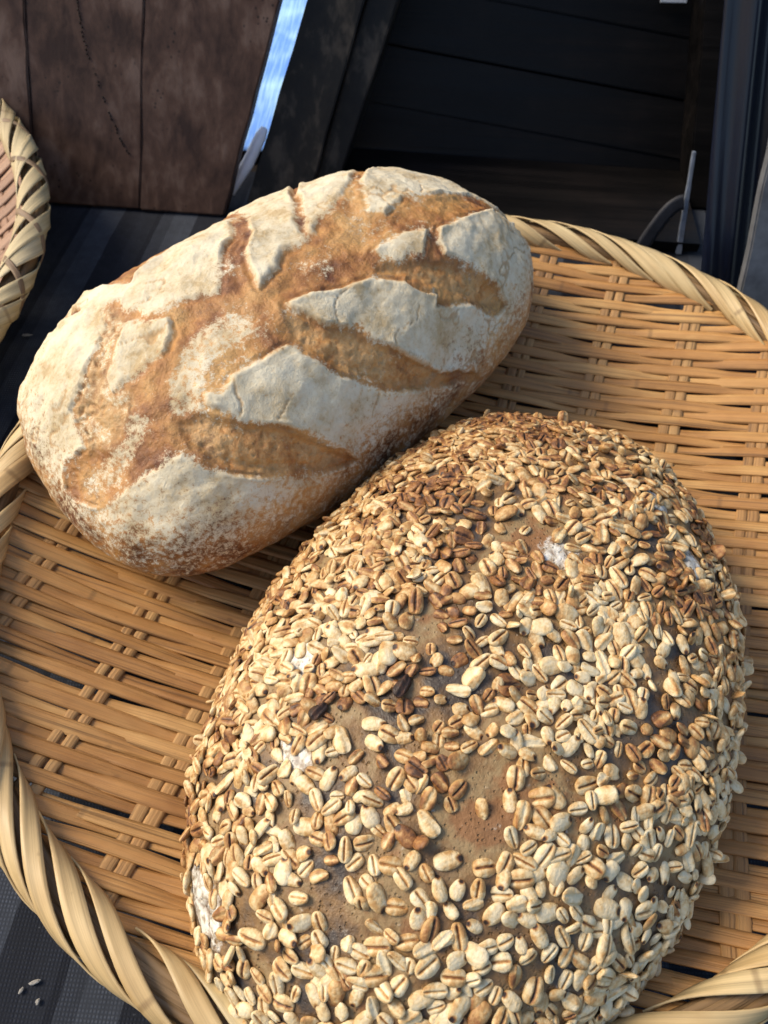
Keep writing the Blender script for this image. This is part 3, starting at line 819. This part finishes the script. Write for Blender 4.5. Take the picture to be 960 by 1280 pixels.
# ------------------------------------------------------------------ boards and crate behind
def slab(name, quad, plane_y, k, depth, mat, parent=None, bevel=0.0009, rough=0.0006):
    """a plank: quad of (x, z) corners on the leaning plane y = plane_y + k z, thickness behind it"""
    nrm_ = Vector((0, 1, -k)).normalized()
    bm = bmesh.new()
    n = 10
    q = [Vector((x, plane_y + k * z, z)) for x, z in quad]   # bl, br, tr, tl
    rings = []
    for s in range(n + 1):
        f = s / n
        l = q[0].lerp(q[3], f); r = q[1].lerp(q[2], f)
        jl = Vector((random.uniform(-1, 1) * rough, 0, 0)); jr = Vector((random.uniform(-1, 1) * rough, 0, 0))
        rings.append([bm.verts.new(l + jl), bm.verts.new(r + jr), bm.verts.new(r + jr + nrm_ * depth), bm.verts.new(l + jl + nrm_ * depth)])
    for a, b in zip(rings, rings[1:]):
        for i in range(4):
            bm.faces.new((a[i], a[(i + 1) % 4], b[(i + 1) % 4], b[i]))
    bm.faces.new(rings[0][::-1]); bm.faces.new(rings[-1])
    bmesh.ops.recalc_face_normals(bm, faces=bm.faces)
    ed = [e for e in bm.edges if e.calc_face_angle(0) > 0.7]
    bmesh.ops.bevel(bm, geom=ed, offset=bevel, segments=2, affect='EDGES')
    me = bpy.data.meshes.new(name); bm.to_mesh(me); bm.free()
    return link(name, me, mat, parent)

def local(o, root):
    o.parent = root
    o.matrix_parent_inverse = root.matrix_world.inverted()

K = 0.577
def extrap(x0, z0, x1, z1, z): return x0 + (x1 - x0) * (z - z0) / (z1 - z0)
root = empty('wooden_board', (0, 0, 0))
tag(root, 'weathered reddish brown plank board leaning behind the far basket', 'board')
ZT = 0.128
seams_b = [-0.291, -0.2790, -0.2117, -0.1575]
seams_t = [-0.303, extrap(-0.279, 0, -0.2731, 0.1, ZT), extrap(-0.2117, 0, -0.2022, 0.1027, ZT), extrap(-0.1575, 0, -0.1222, 0.1066, ZT)]
for i in range(3):
    g = 0.0002
    slab('plank', [(seams_b[i] + g, 0.0015), (seams_b[i + 1] - g, 0.0015), (seams_t[i + 1] - g, ZT), (seams_t[i] + g, ZT)], 0.255 + 0.0009 * (i % 2), K, 0.012, MAT['board'], root)

bm = bmesh.new()
wp = [(-0.2423, 0.1006), (-0.2411, 0.0901), (-0.2378, 0.0758), (-0.2332, 0.063), (-0.228, 0.05), (-0.2226, 0.0386), (-0.2172, 0.0301)]
for n_ in range(44):
    f = n_ / 43 * 5.999; i_ = int(f); f -= i_
    x = wp[i_][0] * (1 - f) + wp[i_ + 1][0] * f + random.uniform(-1, 1) * 0.0006; z = wp[i_][1] * (1 - f) + wp[i_ + 1][1] * f
    if random.random() < 0.3: continue
    res = bmesh.ops.create_icosphere(bm, subdivisions=1, radius=1)
    for v in res['verts']: v.co = Vector((x + v.co.x * random.uniform(0.0003, 0.0007), 0.2555 + K * z + v.co.y * 0.0006, z + v.co.z * random.uniform(0.0006, 0.0011)))
me = bpy.data.meshes.new('worm_track'); bm.to_mesh(me); bm.free()
tag(link('worm_track', me, MAT['dark_wood'], root), kind='stuff')
crate = empty('wooden_crate', (0, 0, 0))
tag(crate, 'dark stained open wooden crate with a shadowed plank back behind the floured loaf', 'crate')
# left side of the crate: two upright planks, the outer one with pale wear
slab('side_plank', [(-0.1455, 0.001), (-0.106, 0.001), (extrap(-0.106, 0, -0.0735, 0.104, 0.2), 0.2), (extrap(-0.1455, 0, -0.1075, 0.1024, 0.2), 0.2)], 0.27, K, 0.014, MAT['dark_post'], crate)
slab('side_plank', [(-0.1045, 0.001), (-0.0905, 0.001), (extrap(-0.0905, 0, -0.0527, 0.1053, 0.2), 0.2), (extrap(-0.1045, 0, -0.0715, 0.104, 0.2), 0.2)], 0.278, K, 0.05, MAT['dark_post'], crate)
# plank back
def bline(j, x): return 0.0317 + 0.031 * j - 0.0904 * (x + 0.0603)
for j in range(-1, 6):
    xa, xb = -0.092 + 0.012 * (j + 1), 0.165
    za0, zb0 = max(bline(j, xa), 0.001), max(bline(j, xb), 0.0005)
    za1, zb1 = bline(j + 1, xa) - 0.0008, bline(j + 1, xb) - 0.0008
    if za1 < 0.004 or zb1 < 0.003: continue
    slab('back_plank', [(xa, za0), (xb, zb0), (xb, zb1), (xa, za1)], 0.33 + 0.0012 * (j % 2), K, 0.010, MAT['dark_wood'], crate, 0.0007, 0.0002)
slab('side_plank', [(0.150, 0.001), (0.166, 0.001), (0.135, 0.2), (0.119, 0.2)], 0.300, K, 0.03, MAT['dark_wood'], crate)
slab('shade_top_plank', [(-0.075, 0.203), (0.160, 0.203), (0.160, 0.213), (-0.075, 0.213)], 0.272, K, 0.11, MAT['dark_wood'], crate)  # unseen crate top, added to keep the inside in shade
slab('gap_backing', [(-0.10, 0.001), (0.165, 0.0005), (0.165, 0.215), (-0.06, 0.215)], 0.346, K, 0.006, MAT['dark_wood'], crate)  # dark backing added to block bright sky behind the back plank gaps
slab('side_gap_backing', [(-0.124, 0.001), (-0.092, 0.001), (-0.045, 0.2), (-0.072, 0.2)], 0.290, K, 0.04, MAT['dark_wood'], crate)  # dark backing added against bright cracks between the side planks
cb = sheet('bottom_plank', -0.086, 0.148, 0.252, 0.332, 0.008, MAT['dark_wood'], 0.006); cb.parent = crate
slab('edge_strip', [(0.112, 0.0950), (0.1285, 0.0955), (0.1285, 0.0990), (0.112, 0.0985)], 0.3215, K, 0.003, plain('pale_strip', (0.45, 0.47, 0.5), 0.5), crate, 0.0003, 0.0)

# blue sheet added for daylight glimpsed through the gap, and the rolled white edge at its foot
def blue_sheet_material():
    t = NT('blue_sheet')
    co = t.coord('Object')
    st = t.noise(t.scaled(co, (700, 22, 10), (0, 0, -0.35)), 1.0, 3, 0.6)
    bl = t.noise(co, 30, 2, 0.5)
    c = t.mix(t.math('ADD', t.mapr(st, 0.42, 0.60, 0.0, 0.45), t.mapr(bl, 0.38, 0.66, -0.1, 0.45), True), (0.13, 0.31, 0.85), (0.55, 0.86, 0.95))  # blue and cyan streaks put the glimpsed skylight into the colour
    return t.out(c, 0.28, t.bump(st, 0.3, 0.0006), 0.6)
nx, ny = 60, 80
gx, gy = np.meshgrid(np.linspace(-0.34, -0.05, nx), np.linspace(0.325, 0.75, ny), indexing='ij')
gz = 0.006 + 0.0035 * fbm(np.stack([gx, gy, 0 * gx], -1), 16, 3, 44)
bsheet = link('sky_gap_sheet', mesh_np('sky_gap_sheet', np.stack([gx, gy, gz], -1).reshape(-1, 3), grid_faces(nx, ny)), blue_sheet_material())
md = bsheet.modifiers.new('thickness', 'SOLIDIFY'); md.thickness = 0.001
tag(bsheet, 'blue sheet added in place of bright daylight glimpsed through the gap beside the weathered board', 'sheet')
def tube(name, pts, rads, mat, seg=14, flat=1.0):
    P = np.array(pts, float); n = len(P)
    T = norm(np.gradient(P, axis=0)); A = norm(np.cross(T, np.array([0, 1.0, 0.2]))); B = np.cross(T, A)
    th = np.linspace(0, 2 * PI, seg + 1)[:-1]
    V = P[:, None] + (A[:, None] * np.cos(th)[None, :, None] + B[:, None] * np.sin(th)[None, :, None] * flat) * np.array(rads)[:, None, None]
    i, j = np.meshgrid(np.arange(n - 1), np.arange(seg), indexing='ij')
    a = (i * seg + j).ravel(); b = (i * seg + (j + 1) % seg).ravel()
    return link(name, mesh_np(name, V.reshape(-1, 3), np.stack([a, b, b + seg, a + seg], 1)), mat)
wr = tube('paper_roll', [(-0.1580, 0.2740, 0.004), (-0.1560, 0.2755, 0.006), (-0.1440, 0.2850, 0.022), (-0.1360, 0.2925, 0.036), (-0.1335, 0.295, 0.040), (-0.1332, 0.2952, 0.0404)],
          [0.0005, 0.0034, 0.0040, 0.0036, 0.0022, 0.0003], plain('white_paper', (0.62, 0.64, 0.72), 0.6, 0, 120, 0.08))
tag(wr, 'small rolled white paper standing in the gap between board and crate', 'paper')

# right side: bracket, drape, grey post
steel = plain('brushed_steel', (0.42, 0.47, 0.56), 0.38, 0.6, 300, 0.2)
br = empty('metal_bracket', (0.135, 0.25, 0))
tag(br, 'thin upright metal bracket with a curved arm behind the basket rim', 'bracket')
o = slab('upright', [(0.1345, 0.0005), (0.1382, 0.0005), (0.1298, 0.060), (0.1276, 0.060)], 0.25, 0.3, 0.0025, steel, None, 0.0004, 0.0001); bpy.context.view_layer.update(); local(o, br)
pp = np.array([(0.1105, 0.2505, 0.0005), (0.114, 0.2522, 0.010), (0.1180, 0.2545, 0.020), (0.1220, 0.2570, 0.027), (0.1265, 0.2585, 0.0315), (0.1310, 0.259, 0.0325)])
tt = np.linspace(0, 5, 24); P = np.stack([np.interp(tt, range(6), pp[:, k]) for k in range(3)], 1)
P = np.array([P[max(i - 2, 0):i + 3].mean(0) for i in range(len(P))])
T = norm(np.gradient(P, axis=0)); Nn = norm(np.cross(np.tile([0.15, 1.0, 0.3], (24, 1)), T)); S = np.cross(Nn, T)
S_ = norm(np.cross(T, np.tile([0.0, -1.0, 0.35], (24, 1))))
N_ = np.cross(S_, T)
o = link('curved_arm', strip_mesh('curved_arm', P, S_, -N_, 0.0088, 0.0022, 0.1), plain('grey_metal', (0.018, 0.0185, 0.024), 0.6, 0.1), None); bpy.context.view_layer.update(); local(o, br)

nx, nz = 160, 60
gx, gz = np.meshgrid(np.linspace(0.138, 0.50, nx), np.linspace(0.0, 0.26, nz), indexing='ij')
fx = gx - 0.14 * gz * 0.0
wv = 0.010 * np.sin((fx - 0.16) * 150) * (0.5 + 0.5 * np.exp(-gz * 6)) + 0.004 * np.sin(fx * 390 + gz * 9) + 0.006 * vnoise(np.stack([fx * 30, gz * 8, 0 * gz], -1))
gy = 0.205 + 0.34 * gz + wv * 0.6 + 0.006
xx = fx - 0.20 * (gz - 0.02)
dr = link('plastic_drape', mesh_np('plastic_drape', np.stack([xx, gy, gz + 0.0005], -1).reshape(-1, 3), grid_faces(nx, nz)), plain('navy_plastic', (0.0035, 0.006, 0.016), 0.33, 0, 40, 0.2))
md = dr.modifiers.new('thickness', 'SOLIDIFY'); md.thickness = 0.0015
tag(dr, 'dark navy plastic drape hanging in folds beside the crate', 'drape')
gp = slab('grey_post', [(0.158, 0.0005), (0.182, 0.0005), (0.162, 0.16), (0.138, 0.16)], 0.180, 0.3, 0.008, plain('grey_wood', (0.10, 0.102, 0.108), 0.7, 0, 90, 0.3))
tag(gp, 'grey weathered upright post cut off at the edge behind the basket', 'post')

# ------------------------------------------------------------------ crumbs on the cloth
crumb_m = plain('crumb', (0.26, 0.24, 0.21), 0.8, 0, 900, 0.2)
def crumb(x, y, l, w, rz, label):
    bm = bmesh.new()
    bmesh.ops.create_icosphere(bm, subdivisions=2, radius=1)
    for v in bm.verts:
        k = 1 + 0.22 * random.uniform(-1, 1)
        v.co = (v.co.x * l * k, v.co.y * w * k, v.co.z * w * 0.7 * k)
    me = bpy.data.meshes.new('bread_crumb'); bm.to_mesh(me); bm.free()
    o = link('bread_crumb', me, crumb_m); o.location = (x, y, w * 0.6); o.rotation_euler = (0, 0, rz)
    tag(o, label, 'crumb', 'crumbs on the cloth')
crumb(-0.1505, -0.1765, 0.0020, 0.0008, 0.35, 'pale oblong crumb on the dark stripe, largest of the crumbs by the basket')
crumb(-0.1545, -0.1792, 0.0011, 0.0006, 1.2, 'tiny crumb just below the oblong crumb on the cloth')
crumb(-0.1478, -0.1822, 0.0010, 0.0007, 1.5, 'round crumb lying lowest on the striped cloth')
crumb(-0.2490, 0.1370, 0.0032, 0.0008, 0.1, 'thin flat crumb on the cloth between the two baskets')
